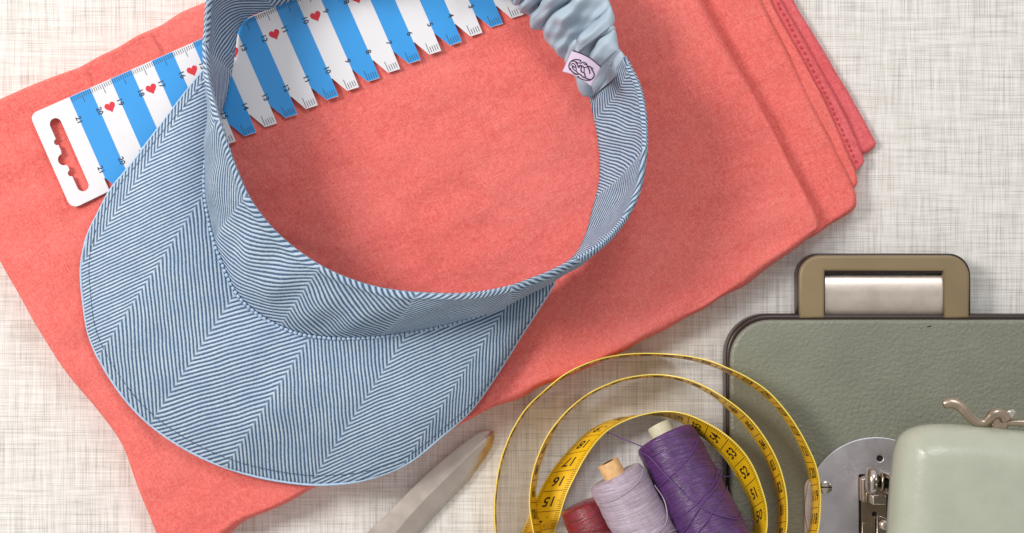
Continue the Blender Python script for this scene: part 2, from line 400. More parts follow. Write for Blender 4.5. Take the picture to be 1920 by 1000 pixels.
hs_ = MB()
lint = MB()
for _ in range(170):
    x, y = RNG.uniform(20, 1450), RNG.uniform(80, 850)
    if (y - 190) * 0.9 < -(x - 0) * 0.38 or y > 480 + 1.75 * x or (x > 900 and y > 760 - (x - 900) * 0.52): continue
    a_ = RNG.uniform(0, 6.28); l_ = RNG.uniform(5, 13); cv = RNG.uniform(-.8, .8)
    q = [(x + l_ * t * math.cos(a_ + cv * t), y + l_ * t * math.sin(a_ + cv * t)) for t in np.linspace(-1, 1, 6)]
    h_ = float(TOP + 0.001 * surf_wave(np.array([x]), np.array([y]), 10)[0])
    lint.tube(np.array([P(u, v, h_ + 0.00015) for u, v in q]), 0.00005, 4)
lo_ = lint.build('lint', simple('pale_lint', srgb(250, 190, 182), 0.9), cloth); lo_['kind'] = 'stuff'
def stitch_row(mb, pts, z, dash, gap, rad):
    p = cr(pts, 200); q = P(p[:, 0], p[:, 1], z); L = np.concatenate([[0], np.cumsum(np.linalg.norm(np.diff(q, axis=0), axis=1))]); s = 0
    while s + dash < L[-1]:
        w = np.linspace(s, s + dash, 5); c = np.stack([np.interp(w, L, q[:, k]) for k in range(3)], -1); c[:, 0] += RNG.normal(0, .00015)
        mb.tube(c, rad * np.array([.5, 1, 1.1, 1, .5]), 5); s += dash + gap * RNG.uniform(.6, 1.5)
stitch_row(hs_, [(1456, 4), (1508, 100), (1562, 208), (1596, 285), (1606, 312)], 0.0063, 0.0016, 0.0010, 0.00035)
hs_.build('hem_stitching', simple('coral_thread', srgb(196, 70, 72), 0.8), cloth)

# ------------------------------------------------------------------ ruler card
ZR = TOP + 0.0018
def RL(a, c): return (130 + a * 0.9149 + c * 0.4037, 182 - a * 0.4037 + c * 0.9149)
PIT = 42.13; NST = 22
out = []
def arc(cx, cy, r, a0, a1, n=6): return [(cx + r * math.cos(R(a0 + (a1 - a0) * i / n)), cy + r * math.sin(R(a0 + (a1 - a0) * i / n))) for i in range(n + 1)]
out += arc(-68, 14, 14, 180, 270); out += [(NST * PIT + 30, 0), (NST * PIT + 30, 166)]
for k in range(NST - 1, -1, -1):
    out += [((k + 1) * PIT, 167.5), ((k + 1) * PIT - 1, 202.5), (k * PIT + 17.5, 200), (k * PIT + 1.2, 167)]
out += [(-2, 166), (-2, 192)]; out += arc(-66, 178, 16, 90, 180)
hole = arc(-44, 36, 11, 180, 360, 8) + [(-33, 160)] + arc(-44, 162, 11, 0, 180, 8) + [(-55, 150)] + arc(-55, 132, 6, 90, 270, 6) + [(-55, 118)] + arc(-57, 103, 11, 90, 270, 8) + [(-55, 86)] + arc(-55, 68, 6, 90, 270, 6) + [(-55, 52)]
to2 = lambda pts: [tuple(P(*RL(a, c), ZR)[:2]) for a, c in pts]
V, F = curve_mesh([to2(out), to2(hole)], 0.0004, 0.00012, 1)
rb = MB(); V[:, 2] += ZR - 0.0004; rb.add(V, F, 0)
def rq(pts, m, dz=0.00006):
    rb.add([tuple(P(*RL(a, c), ZR)[:2]) + (ZR + dz,) for a, c in pts], [tuple(range(len(pts)))[::-1] if False else tuple(range(len(pts)))], m)
for k in range(NST):
    a = k * PIT
    if k % 2 == 0: rq([(a, .6), (a, 166.5), (a + 17.7, 199.4), (a + PIT - 1, 201.6), (a + PIT, 167), (a + PIT, .6)], 1, 0.00005)
    for j in range(10):
        x = a + (j + 0.5) * PIT / 10; L = 21 if j == 5 else 10.5
        rq([(x - .5, 2), (x - .5, L), (x + .5, L), (x + .5, 2)], 3, 0.0001)
    for j in range(5):
        x = a + 19.5 + j * 4.4; L = 20 if j == 0 else 11
        rq([(x - .5, 198), (x - .5, 198 - L), (x + .5, 198 - L), (x + .5, 198)], 3, 0.0001)
    if k % 2 == 1:
        hp = []
        for i in range(28):
            t = 2 * math.pi * i / 28; hx = 16 * math.sin(t) ** 3; hy = -(13 * math.cos(t) - 5 * math.cos(2 * t) - 2 * math.cos(3 * t) - math.cos(4 * t))
            hp.append((a + 20.5 + hx * .64, 48 + hy * .68))
        rq(hp, 2, 0.0001)
for k in range(NST):
    V2, F2 = text_mesh(str(21 - k), 0.02)
    if 21 - k <= 0: continue
    for cc in (47, 149):
        W = [tuple(P(*RL(k * PIT - 1 + y * 14.5, cc + x * 14.5), ZR)[:2]) + (ZR + 0.00014,) for x, y in V2]
        rb.add(W, F2, 3)
ruler = rb.build('ruler', [M_WHITE, M_BLUE, M_RED, M_INK], smooth=False)
tag(ruler, 'blue and white striped saw-tooth ruler card with red hearts under the visor brim', 'ruler')

# ------------------------------------------------------------------ sun visor
visor = tag(empty('sun_visor', tuple(P(700, 500, 0.02))), 'blue herringbone striped fabric sun visor with gathered grey elastic back', 'sun visor')
def solve_top(Rp, Bp, zb, W):
    """height of the upper edge such that the strip is W wide"""
    zt = np.zeros(len(Rp)); pb = P(Bp[:, 0], Bp[:, 1], zb)
    for i in range(len(Rp)):
        lo, hi = zb[i] + 0.0005, zb[i] + W + 0.004
        for _ in range(30):
            mid = (lo + hi) / 2
            if np.linalg.norm(P(Rp[i, 0], Rp[i, 1], mid) - pb[i]) > W: hi = mid
            else: lo = mid
        zt[i] = lo
    return zt
def smooth1(a, k):
    p = np.pad(a, (k, k), mode='edge'); w = np.hanning(2 * k + 1); return np.convolve(p, w / w.sum(), 'valid')
PAIRS = [(520, -120, 620, -25), (440, -80, 520, 10), (396, -20, 452, 42), (386, 60, 436, 112), (388, 130, 420, 190), (402, 192, 396, 262), (424, 260, 387, 332),
         (446, 322, 393, 400), (478, 385, 413, 475), (532, 447, 455, 560), (610, 502, 535, 614), (700, 536, 620, 631), (790, 549, 720, 627), (872, 552, 820, 610),
         (950, 540, 908, 584), (1020, 516, 985, 548), (1075, 490, 1040, 512), (1128, 458, 1080, 478), (1168, 415, 1100, 440), (1195, 368, 1112, 396), (1208, 310, 1126, 335),
         (1212, 240, 1124, 268), (1202, 170, 1112, 205), (1172, 106, 1106, 176)]
NB = 460
pr = cr(PAIRS, NB); Rp, Bp = pr[:, :2], pr[:, 2:]
tt = np.linspace(0, len(PAIRS) - 1, NB)                # t in pair units
zb = np.interp(tt, [0, 3, 5, 9, 13, 16, 18, 23], [0.0205, 0.021, 0.026, 0.029, 0.028, 0.0235, 0.0205, 0.0205])
zb = smooth1(zb, 12); BW = 0.042
zt = smooth1(solve_top(Rp, Bp, zb, BW), 10)
B3 = P(Bp[:, 0], Bp[:, 1], zb); R3 = P(Rp[:, 0], Rp[:, 1], zt)
mid = (B3 + R3) / 2; seg = np.linalg.norm(np.diff(mid, axis=0), axis=1); sarc = np.concatenate([[0], np.cumsum(seg)]) * 100
tan = np.gradient(mid, axis=0); tan /= np.linalg.norm(tan, axis=1)[:, None]
hd = R3 - B3; nrm = np.cross(hd, tan); nrm /= np.linalg.norm(nrm, axis=1)[:, None]
ctr = P(800, 260, 0.04); sgn = np.sign(((mid - ctr) * nrm).sum(1)).mean(); nrm = nrm * (1 if sgn > 0 else -1)      # outward
hs = np.concatenate([np.linspace(0, 0.9, 26), np.linspace(0.9, 1, 7)[1:]])
def band_mid(hh):
    bulge = 0.0022 * np.sin(np.pi * hh)[None, :] * (1 + 0.5 * wob(sarc, 0 * sarc, 3, 6))[:, None]
    wr = 0.0007 * wob(sarc[:, None] + 0 * hh[None], 3 * hh[None] + 0 * sarc[:, None], 8, 2.1) * np.sin(np.pi * hh)[None]
    return B3[:, None] + hd[:, None] * hh[None, :, None] + nrm[:, None] * (bulge + wr)[..., None]
Mh = band_mid(hs)
def thick(hh):                                         # half thickness: thicker rolled hem, rounded rim
    t = 0.0007 + 0.0007 * np.exp(-((hh - 0.95) / 0.035) ** 2) - 0.00045 * np.exp(-((hh - 0.885) / 0.012) ** 2)
    return t * np.sqrt(np.clip((1.0 - hh) / 0.03, 0.0, 1.0) + 0.04)
tk = thick(hs)
outer = Mh + nrm[:, None] * tk[None, :, None]; inner = Mh - nrm[:, None] * tk[None, :, None]
loop = np.concatenate([outer, inner[:, ::-1]], 1); nm = loop.shape[1]
s0 = np.interp(10.0, tt, sarc)
hcm = np.concatenate([hs * 4.2, 4.2 + 0.2 + (4.2 - hs[::-1] * 4.2)])
um = np.interp(tt, [-1.1, 1.1, 3.3, 5.5, 7.7, 9.9, 11.9, 14.4, 17.0, 19.4, 21.6, 24.0], np.arange(-4, 8) * 4.1) + 4.1 * 20
ga = R(-28) * np.clip((tt - 13) / 5, 0, 1); vadd = np.concatenate([[0], np.cumsum(np.diff(um) * np.sin(ga[1:]))])
uo = um[:, None] - hcm[None] * np.sin(ga)[:, None]; vo = hcm[None] * np.cos(ga)[:, None] + vadd[:, None]
band = mesh('band', loop.reshape(-1, 3), gridfaces(NB, nm, closed_m=True), M_BAND, uv=np.stack([uo, vo], -1).reshape(-1, 2), fix=True)
adopt(band, visor)
# hem stitching on both faces of the band
def dashes(mb, path, dash, gap, r, m=0):
    L = np.concatenate([[0], np.cumsum(np.linalg.norm(np.diff(path, axis=0), axis=1))]); s = 0
    while s + dash < L[-1]:
        q = np.linspace(s, s + dash, 5); pts = np.stack([np.interp(q, L, path[:, k]) for k in range(3)], -1)
        mb.tube(pts, r * np.array([.5, 1, 1, 1, .5]), 5, m); s += dash + gap
hm = band_mid(np.array([0.885]))[:, 0]; tz = float(thick(np.array([0.885]))[0])
st = MB(); dashes(st, hm + nrm * (tz + 0.00008), 0.0027, 0.0007, 0.00022); dashes(st, hm - nrm * (tz + 0.00008), 0.0027, 0.0007, 0.00022)
sto = st.build('stitching', M_DARKTHREAD); sto.parent = band

# brim
OUTL = [(438, 92), (385, 130), (345, 178), (290, 250), (238, 318), (208, 355), (184, 400), (163, 445), (152, 503), (156, 565), (168, 632), (196, 692), (244, 760), (305, 815), (382, 860), (462, 889), (542, 905), (612, 909), (688, 899),
        (764, 869), (832, 815), (884, 768), (934, 698), (978, 628), (1012, 576), (1034, 540), (1048, 515)]
NO = 360; Oc = cr(OUTL, 2000); Ls = np.concatenate([[0], np.cumsum(np.linalg.norm(np.diff(Oc, axis=0), axis=1))])
fo = np.linspace(0, 1, NO); Opx = np.stack([np.interp(fo * Ls[-1], Ls, Oc[:, k]) for k in (0, 1)], -1)
t0, t1 = 3.3, 16.3; bi = t0 + (t1 - t0) * (0.5 - 0.5 * np.cos(np.pi * fo)) * 0.35 + (t1 - t0) * fo * 0.65
Bb = np.stack([np.interp(bi, tt, B3[:, k]) for k in range(3)], -1); nb_ = np.stack([np.interp(bi, tt, nrm[:, k]) for k in range(3)], -1)
Bb = Bb + nb_ * 0.0004 - np.array([0, 0, 0.0006])
zo = 0.0205 + 0.0035 * np.abs(np.cos(np.pi * fo)) ** 3 + 0.0006 * np.sin(fo * 17)
O3 = P(Opx[:, 0], Opx[:, 1], zo)
gs = np.linspace(0, 1, 46)
def brim_pt(g):
    g = np.asarray(g); arch = (0.0075 * np.sin(np.pi * fo) ** 0.7)[:, None] * (np.sin(np.pi * g ** 0.85))[None]
    b = Bb[:, None] * (1 - g)[None, :, None] + O3[:, None] * g[None, :, None]
    b[..., 2] += arch + 0.0004 * wob(b[..., 0] * 1000, b[..., 1] * 1000, 77, 38)
    return b
Bm = brim_pt(gs)
bt = 0.0011 * np.sqrt(np.clip((1 - gs) / 0.02, 0, 1) + 0.05) - 0.0004 * np.exp(-((gs - 0.955) / 0.008) ** 2)
up = Bm.copy(); up[..., 2] += bt; dn = Bm[:, ::-1].copy(); dn[..., 2] -= bt[::-1]
bl = np.concatenate([up, dn], 1)
kk = S / (1 - bl[..., 2] / H); bpx = 960 + bl[..., 0] * kk; bpy_ = 500 - bl[..., 1] * kk
nd = bpx * 0.838 + bpy_ * 0.545; dd = bpx * 0.545 - bpy_ * 0.838
Wb = 3.6; uu = np.interp(nd, [60, 180, 292, 399, 518.6, 669.6, 831.8, 982, 1109, 1222, 1330], np.arange(-3, 8) * Wb) + 20 * Wb
brim = mesh('brim', bl.reshape(-1, 3), gridfaces(NO, bl.shape[1], closed_m=True), M_BRIM, uv=np.stack([uu, dd / 42.0], -1).reshape(-1, 2), fix=True)
adopt(brim, visor)
st = MB(); gg = []
for i in range(NO):
    L = np.linalg.norm(O3[i] - Bb[i]); gg.append(max(0.3, 1 - 0.0047 / L))
gg = np.array(gg); sp = Bb * (1 - gg)[:, None] + O3 * gg[:, None]
sp[:, 2] += 0.0075 * np.sin(np.pi * fo) ** 0.7 * np.sin(np.pi * gg ** 0.85) + 0.0004 * wob(sp[:, 0] * 1000, sp[:, 1] * 1000, 77, 38) + 0.00112
dashes(st, sp[6:-6], 0.0030, 0.0006, 0.00022)
sto = st.build('stitching', M_DARKTHREAD); sto.parent = brim
ep = O3.copy(); ep[:, 2] += 0.0001; ep = ep[3:-3]
eg = MB(); eg.tube(ep, 0.00055, 8); ego = eg.build('edge_piping', M_PIPING); ego.parent = brim
# seam cord where the band meets the brim
sm = MB(); sq = (tt > 4.2) & (tt < 16.0); cd = B3[sq] + nrm[sq] * 0.0010 + np.array([0, 0, 0.0009]); dashes(sm, cd, 0.0017, 0.0004, 0.0008)
smo = sm.build('seam_cord', M_PIPING, visor)

# gathered elastic back
EP = [(1180, 118, 1108, 184), (1166, 98, 1098, 172), (1154, 76, 1084, 142), (1150, 40, 1066, 108), (1138, 0, 1040, 80), (1110, -42, 1006, 48), (1040, -90, 968, 0), (900, -130, 880, -50), (750, -150, 740, -60), (620, -140, 640, -35), (530, -124, 606, -24)]
NE = 420; ep_ = cr(EP, NE); er, eb = ep_[:, :2].copy(), ep_[:, 2:].copy()
cen = np.cumsum(np.concatenate([[0], np.linalg.norm(np.diff((er + eb) / 2, axis=0), axis=1)]))       # px
foldph = cen / 46.0 + 0.35 * np.sin(cen / 37) + 0.15 * np.sin(cen / 13.0)
scal = np.abs(np.sin(np.pi * foldph)) ** 0.6
dirv = (eb - er) / np.linalg.norm(eb - er, axis=1)[:, None]
taper = np.clip(cen / 70, 0.25, 1)
eb += dirv * ((scal - 0.5) * 13 * taper)[:, None]; er -= dirv * ((scal - 0.5) * 7 * taper)[:, None]
zbE = np.full(NE, 0.0215); ztE = np.interp(cen, [0, 60, 200, cen[-1]], [0.050, 0.048, 0.044, 0.050])
Be = P(eb[:, 0], eb[:, 1], zbE); Re = P(er[:, 0], er[:, 1], ztE)
te = np.gradient((Be + Re) / 2, axis=0); te /= np.linalg.norm(te, axis=1)[:, None]
ne = np.cross(Re - Be, te); ne /= np.linalg.norm(ne, axis=1)[:, None]; ne *= np.sign(ne[:, 2].mean())
he = np.linspace(0, 1, 56)
def puff(hh, side):
    s = cen[:, None]; ph = foldph[:, None] - 0.75 * hh[None] + 0.16 * np.sin(5 * hh[None] + s / 40.0)
    f = np.abs(np.sin(np.pi * ph)) ** 0.62 + 0.12 * np.abs(np.sin(np.pi * (1.6 * ph + 0.4 + hh[None] * 0.5))) + 0.14 * wob(s + 0 * hh[None], 60 * hh[None] + 0 * s, 5, 26)
    env = np.sin(np.pi * np.clip(hh, 0.0, 1)) ** 0.45
    return (0.0008 + 0.0085 * f ** 1.2 * taper[:, None]) * env[None] * side
Ml = Be[:, None] * (1 - he)[None, :, None] + Re[:, None] * he[None, :, None]
fr = Ml + ne[:, None] * puff(he, 1)[..., None]; bk = Ml[:, ::-1] - ne[:, None] * (puff(he, 1)[:, ::-1] * 0.5)[..., None]
el = np.concatenate([fr, bk[:, 1:-1]], 1)
el_o = mesh('elastic_casing', el.reshape(-1, 3), gridfaces(NE, el.shape[1], closed_m=True), M_ELASTIC, fix=True); adopt(el_o, visor)
# hanging lower lobe of the casing
lb = MB(); path = [P(1098, 128, 0.034), P(1096, 146, 0.031), P(1097, 162, 0.028), P(1103, 172, 0.0255), P(1112, 174, 0.0255)]
path = cr(np.array(path), 24); lb.tube(path, np.interp(np.linspace(0, 1, 24), [0, .3, .7, 1], [.0030, .0036, .0030, .0012]), 20)
lb.build('elastic_end', M_ELASTIC, visor)
# woven label with its drawn emblem
Z0 = 0.0530
def tagmap(x, y):       # zoom coordinates (11x crop from 1040,80); gentle curl
    z = Z0 + 0.0016 * math.sin((x - 160) / 780 * math.pi) + 0.0008 * (y - 300) / 500
    return P(1040 + x / 11.0, 80 + y / 10.0, z)
nl = 18; TLc, TRc, BRc, BLc = (355, 160), (955, 475), (760, 830), (160, 545)
def tagxy(u, v):
    a = np.array(TLc) * (1 - u) + np.array(TRc) * u; b = np.array(BLc) * (1 - u) + np.array(BRc) * u
    return a * (1 - v) + b * v + np.array([1, -1.9]) * 22 * math.sin(math.pi * u) * 1.0
tv = []; 
for i in range(nl):
    for j in range(nl): tv.append(tagmap(*tagxy(i / (nl - 1), j / (nl - 1))))
tv = np.array(tv); V2 = np.concatenate([tv, tv - np.array([0, 0, 0.0004])]); F2 = gridfaces(nl, nl) + [tuple(reversed(f)) for f in gridfaces(nl, nl, off=nl * nl)]
edge = [i * nl for i in range(nl)] + [(nl - 1) * nl + j for j in range(1, nl)] + [i * nl + nl - 1 for i in range(nl - 2, -1, -1)] + [j for j in range(nl - 2, 0, -1)]
for a, b_ in zip(edge, edge[1:] + edge[:1]): F2.append((a, b_, b_ + nl * nl, a + nl * nl))
lab = mesh('woven_label', V2, F2, M_TAG, fix=True); adopt(lab, visor)
LOGO = [([(540, 335), (470, 322), (400, 325), (345, 350), (305, 395), (292, 440), (305, 485), (325, 505)], 10),
        ([(345, 350), (390, 350), (440, 362), (475, 385), (500, 380), (540, 390), (575, 370), (620, 375), (655, 400), (665, 420)], 8),
        ([(320, 500), (345, 530), (370, 555), (410, 585), (455, 600), (500, 590), (540, 610), (590, 650), (640, 665), (700, 690), (755, 690), (795, 655), (815, 610), (800, 560), (770, 510), (750, 470), (700, 445), (690, 475), (715, 520), (725, 585)], 10),
        ([(325, 430), (360, 395), (400, 400), (430, 440), (400, 470), (380, 440), (360, 440), (375, 490), (410, 520), (440, 530), (440, 470), (430, 440)], 8),
        ([(430, 370), (460, 400), (480, 440), (500, 470), (520, 430), (550, 440), (545, 490), (545, 540), (580, 560), (610, 570), (625, 620), (640, 660)], 10),
        ([(545, 440), (575, 440), (600, 470), (640, 465), (675, 450), (660, 420), (625, 410), (590, 395)], 8),
        ([(440, 530), (470, 570), (510, 590), (540, 610)], 9), ([(365, 545), (395, 575), (440, 590)], 12), ([(465, 640), (500, 660), (560, 690), (630, 705), (700, 710), (750, 700)], 9),
        ([(600, 470), (610, 520), (600, 560)], 7), ([(755, 480), (780, 500)], 18), ([(310, 490), (325, 505)], 18), ([(475, 640), (490, 650)], 18), ([(520, 345), (545, 350)], 16), ([(640, 400), (665, 410)], 14)]
lg = MB()
for pts, w in LOGO:
    p = cr(pts, max(6, 5 * len(pts))) if len(pts) > 2 else np.linspace(pts[0], pts[1], 5)
    q = np.array([tagmap(a, b_) for a, b_ in p]) + np.array([0, 0, 0.00012])
    lg.tube(q, w / 11.0 / S * 1.15, 6, flat=0.25)
lo = lg.build('printed_emblem', M_LOGO); lo.parent = lab
kb = MB(); kb.tube(np.array([tagmap(*(tagxy(u, 0) + np.array([2, -9]))) for u in np.linspace(0.02, 1, 20)]) - np.array([0, 0, 0.0003]), 0.00035, 6)
ko = kb.build('label_fold', M_LOGO); ko.parent = lab

# ------------------------------------------------------------------ measuring tape
def z7(p): return (900 + p[0] / 2.777, 640 + p[1] / 2.777)
T1t = [(150, 1330), (100, 1150), (80, 1000), (75, 850), (88, 720), (114, 600), (165, 470), (240, 350), (330, 262), (430, 180), (540, 122), (665, 82), (800, 65), (940, 65), (1070, 76), (1190, 101), (1290, 140), (1395, 190), (1500, 262), (1590, 360), (1660, 462), (1712, 560), (1750, 650), (1770, 760), (1772, 870), (1757, 1000)]
T1b = [(165, 1320), (112, 1150), (89, 1000), (84, 850), (98, 724), (123, 606), (174, 476), (248, 358), (336, 271), (436, 192), (545, 136), (667, 95), (800, 78), (940, 79), (1062, 92), (1172, 118), (1268, 155), (1368, 208), (1458, 270), (1543, 350), (1610, 445), (1663, 548), (1700, 652), (1722, 770), (1722, 880), (1705, 1000)]
C1 = [((1700, 1180), (1650, 1170)), ((1520, 1400), (1480, 1360)), ((1150, 1520), (1140, 1470)), ((750, 1500), (760, 1450)), ((440, 1330), (460, 1300)), ((310, 1130), (345, 1120))]
T2t = [(272, 960), (258, 860), (262, 765), (276, 680), (303, 595), (346, 500), (402, 420), (472, 345), (562, 275), (655, 228), (752, 194), (860, 176), (960, 176), (1060, 194), (1150, 226), (1242, 276), (1332, 338), (1410, 408), (1472, 487), (1524, 572), (1563, 662), (1591, 770), (1600, 880), (1592, 1000)]
T2b = [(318, 960), (296, 860), (292, 765), (306, 672), (335, 585), (374, 492), (424, 412), (490, 342), (573, 282), (660, 239), (752, 206), (860, 190), (960, 190), (1052, 209), (1137, 243), (1222, 295), (1302, 362), (1370, 432), (1430, 512), (1482, 602), (1520, 702), (1545, 800), (1552, 900), (1543, 1000)]
C2 = [((1540, 1140), (1495, 1130)), ((1390, 1330), (1360, 1290)), ((1100, 1430), (1095, 1385)), ((750, 1420), (760, 1375)), ((470, 1330), (440, 1300)), ((390, 1180), (250, 1180))]
T3t = [(390, 1010), (416, 915), (452, 800), (498, 702), (546, 612), (602, 530), (662, 468), (722, 430), (785, 402), (850, 382), (930, 368), (1010, 368), (1090, 386), (1170, 420), (1252, 467), (1330, 530), (1392, 602), (1436, 682), (1468, 770), (1490, 850), (1496, 930), (1490, 1000), (1465, 1130)]
T3b = [(205, 1050), (245, 930), (296, 815), (345, 720), (400, 640), (470, 560), (545, 487), (625, 434), (715, 402), (830, 386), (930, 388), (1010, 406), (1080, 444), (1148, 492), (1210, 542), (1268, 602), (1318, 672), (1364, 752), (1400, 825), (1419, 900), (1422, 1000), (1415, 1050), (1390, 1130)]
TT = T1t + [c[0] for c in C1] + T2t + [c[0] for c in C2] + T3t; TBm = T1b + [c[1] for c in C1] + T2b + [c[1] for c in C2] + T3b
pp = np.array([z7(a) + z7(b_) for a, b_ in zip(TT, TBm)]); NT = 2600
pp = cr(pp, NT); Tt, Tb_ = pp[:, :2], pp[:, 2:]
def bedlift(x, y):
    inb = np.clip((x - 1230) / 128, 0, 1); return 0.0004 + 0.0182 * (inb * inb * (3 - 2 * inb)) + 0.0135 * np.exp(-(np.hypot(x - 1065, y - 712) / 95) ** 2) * (y < 745) * (x < 1300)
zb_t = smooth1(bedlift(Tb_[:, 0], Tb_[:, 1]), 15); TWD = 0.0158
zt_t = smooth1(solve_top(Tt, Tb_, zb_t, TWD), 12)
TB3 = P(Tb_[:, 0], Tb_[:, 1], zb_t); TT3 = P(Tt[:, 0], Tt[:, 1], zt_t)
mdl = (TB3 + TT3) / 2; TL = np.concatenate([[0], np.cumsum(np.linalg.norm(np.diff(mdl, axis=0), axis=1))])
ttan = np.gradient(mdl, axis=0); ttan /= np.linalg.norm(ttan, axis=1)[:, None]
tn = np.cross(ttan, TT3 - TB3); tn /= np.linalg.norm(tn, axis=1)[:, None]
cc = P(1240, 950, 0.01); rad_ = mdl - cc; rad_[:, 2] = 0
if (tn * rad_).sum() < 0: tn = -tn        # outward
th = 0.00022
rows = [TB3 + tn * th, TB3 * .96 + TT3 * .04 + tn * th, TB3 * .04 + TT3 * .96 + tn * th, TT3 + tn * th, TT3 - tn * th, TB3 * .04 + TT3 * .96 - tn * th, TB3 * .96 + TT3 * .04 - tn * th, TB3 - tn * th]
TV = np.stack(rows, 1); mb = MB(); Fm = gridfaces(NT, 8, closed_m=True)
mb.add(TV.reshape(-1, 3), Fm, 0); mb.M = [(1 if (i % 8) in (0, 2, 3, 4, 6, 7) else 0) for i in range(len(Fm))]
def tape_pt(s, w, side):
    q = [np.interp(s, TL, TB3[:, k]) * (1 - w) + np.interp(s, TL, TT3[:, k]) * w for k in range(3)]
    n_ = [np.interp(s, TL, tn[:, k]) for k in range(3)]
    return np.stack(q, -1) + np.stack(n_, -1) * side * (th + 0.00007)
def tquad(s, w0, w1, hw, side):
    mb.add([tape_pt(s - hw, w0, side), tape_pt(s + hw, w0, side), tape_pt(s + hw, w1, side), tape_pt(s - hw, w1, side)], [(0, 1, 2, 3)], 2)
def nearest(px, py):
    q = (Tt + Tb_) / 2; return TL[np.argmin(np.where(np.arange(NT) > 0, np.hypot(q[:, 0] - px, q[:, 1] - py), 1e9))]
sa = nearest(*z7((372, 835)))       # middle of the 15 cell (outer face)
sb = nearest(1396, 886)             # middle of the 52 cell (inner face)
inframe = lambda s: np.interp(s, TL, (Tt[:, 1] + Tb_[:, 1]) / 2) < 1040
for side, s_ref, ref, dirn in ((1, sa, 15, 1), (-1, sb, 52, -1)):
    k0 = int((0 - s_ref) / 0.01) - 1
    for k in range(k0, int((TL[-1] - s_ref) / 0.01)):
        s_c = s_ref + k * 0.01
        if s_c < 0.012 or s_c > TL[-1] - 0.012 or not inframe(s_c): continue
        tquad(s_c - 0.005, 0.04, 0.96, 0.00013, side)
        for j in range(1, 10):
            L = 0.24 if j == 5 else 0.17
            tquad(s_c - 0.005 + j * 0.001, 0.035, L, 0.00010, side); tquad(s_c - 0.005 + j * 0.001, 1 - L, 0.965, 0.00010, side)
        val = abs(ref + dirn * k) % 150 or 150
        Vt, Ft = text_mesh(str(val), 0.02)
        zz = 0.0066
        q = tape_pt(s_c - Vt[:, 1] * zz, 0.5 - side * Vt[:, 0] * zz / TWD, side); mb.add(q, Ft, 2)
tape = mb.build('tape_measure', [M_YEL, M_YEL2, M_BLK], smooth=False)
tag(tape, 'yellow measuring tape coiled in loose rings around the thread spools', 'tape measure')

# ------------------------------------------------------------------ thread spools
def spool(name, label, top_px, z_top, dirpx, dz, length, r0, r1, tmat, cmat, core_r, core_l, seed):
    """top_px: centre of the near end; axis runs down the picture"""
    a = P(*top_px, z_top); b_ = P(top_px[0] + dirpx[0] * 200, top_px[1] + dirpx[1] * 200, z_top + dz); ax = b_ - a; ax /= np.linalg.norm(ax)
    e1 = np.cross(ax, [0, 0, 1.0]); e1 /= np.linalg.norm(e1); e2 = np.cross(e1, ax)
    root = tag(empty(name, tuple(a)), label, 'thread spool')
    nu, nv = 150, 72; V = []; UV = []
    s = np.linspace(0, 1, nu); rr = r0 + (r1 - r0) * s
    ed = 0.07; rr = rr * np.where(s < ed, 0.90 + 0.10 * np.sqrt(np.clip(s / ed, 0, 1) * (2 - np.clip(s / ed, 0, 1))), 1) * np.where(s > 1 - 0.05, 0.9 + 0.1 * (1 - s) / 0.05, 1)
    for i in range(nu):
        for k in range(nv):
            w = 2 * math.pi * k / nv
            q = rr[i] * (1 + 0.010 * math.sin(s[i] * 26 + 2.2 * math.sin(w + seed)) + 0.006 * math.sin(s[i] * 71 - 3 * w))
            V.append(a + ax * s[i] * length + q * (e1 * math.cos(w) + e2 * math.sin(w)))
            UV.append((s[i] * length * 100 + 0.25 * math.sin(w + seed) * 1.0, 6 + 5 * math.cos(w)))
    F = gridfaces(nu, nv, closed_m=True); F.append(tuple(range(nv))[::-1]); F.append(tuple((nu - 1) * nv + k for k in range(nv)))
    w_ = mesh('thread_winding', V, F, tmat, uv=UV, fix=True); adopt(w_, root)
    m_ = MB(); m_.tube(np.array([a - ax * core_l, a - ax * (core_l - 0.0004), a + ax * 0.001, a + ax * (length + core_l)]), [core_r * .93, core_r, core_r, core_r], 28)
    m_.tube(np.array([a - ax * (core_l + 0.00005), a - ax * (core_l - 0.0001)]), [core_r * .55] * 2, 20, m=1)
    co = m_.build('core', [cmat, M_BLACK], root); co.data.set_sharp_from_angle(angle=R(40))
    rad_of = lambda q: float(np.interp(q, s, rr))
    lt = MB()
    def strand(pts, r=0.00022):        # (fraction along, angle from the top, lift)
        P3 = []
        for q, w, l in cr(np.array(pts, float), 12 * len(pts)):
            d = rad_of(q) * 1.018 + l; P3.append(a + ax * q * length + d * (-e1 * math.sin(w) + e2 * math.cos(w)))
        lt.tube(np.array(P3), r, 6)
    return root, strand, lt
rt, strand, lt = spool('thread_spool', 'purple thread spool with cream core, rightmost and largest of the three', (1246, 820), 0.0172, (0.453, 0.891), 0.0115, 0.066, 0.0137, 0.0146, M_TPURPLE, M_CREAM, 0.0052, 0.0060, 1.0)
strand([(0.02, -1.1, 0.0004), (.10, -.75, .0004), (.3, -.45, .0003), (.5, -.1, .0002), (.62, .3, .0002), (.70, .9, .0003), (.66, 1.5, .0003)], .00028)
strand([(.33, 1.45, .0006), (.42, .8, .0002), (.48, .2, .0002), (.52, -.4, .0002), (.50, -1.2, .0002)])
strand([(.36, 1.5, .0006), (.46, .7, .0002), (.53, 0, .0002), (.60, -.6, .0002), (.64, -1.3, .0002)])
strand([(.47, 1.5, .0003), (.55, .6, .0002), (.64, -.1, .0002), (.70, -.8, .0002), (.72, -1.3, .0002)])
strand([(.29, -1.4, 0), (.28, -.6, .0001), (.22, .3, .0001), (.10, 1.2, .0001)])
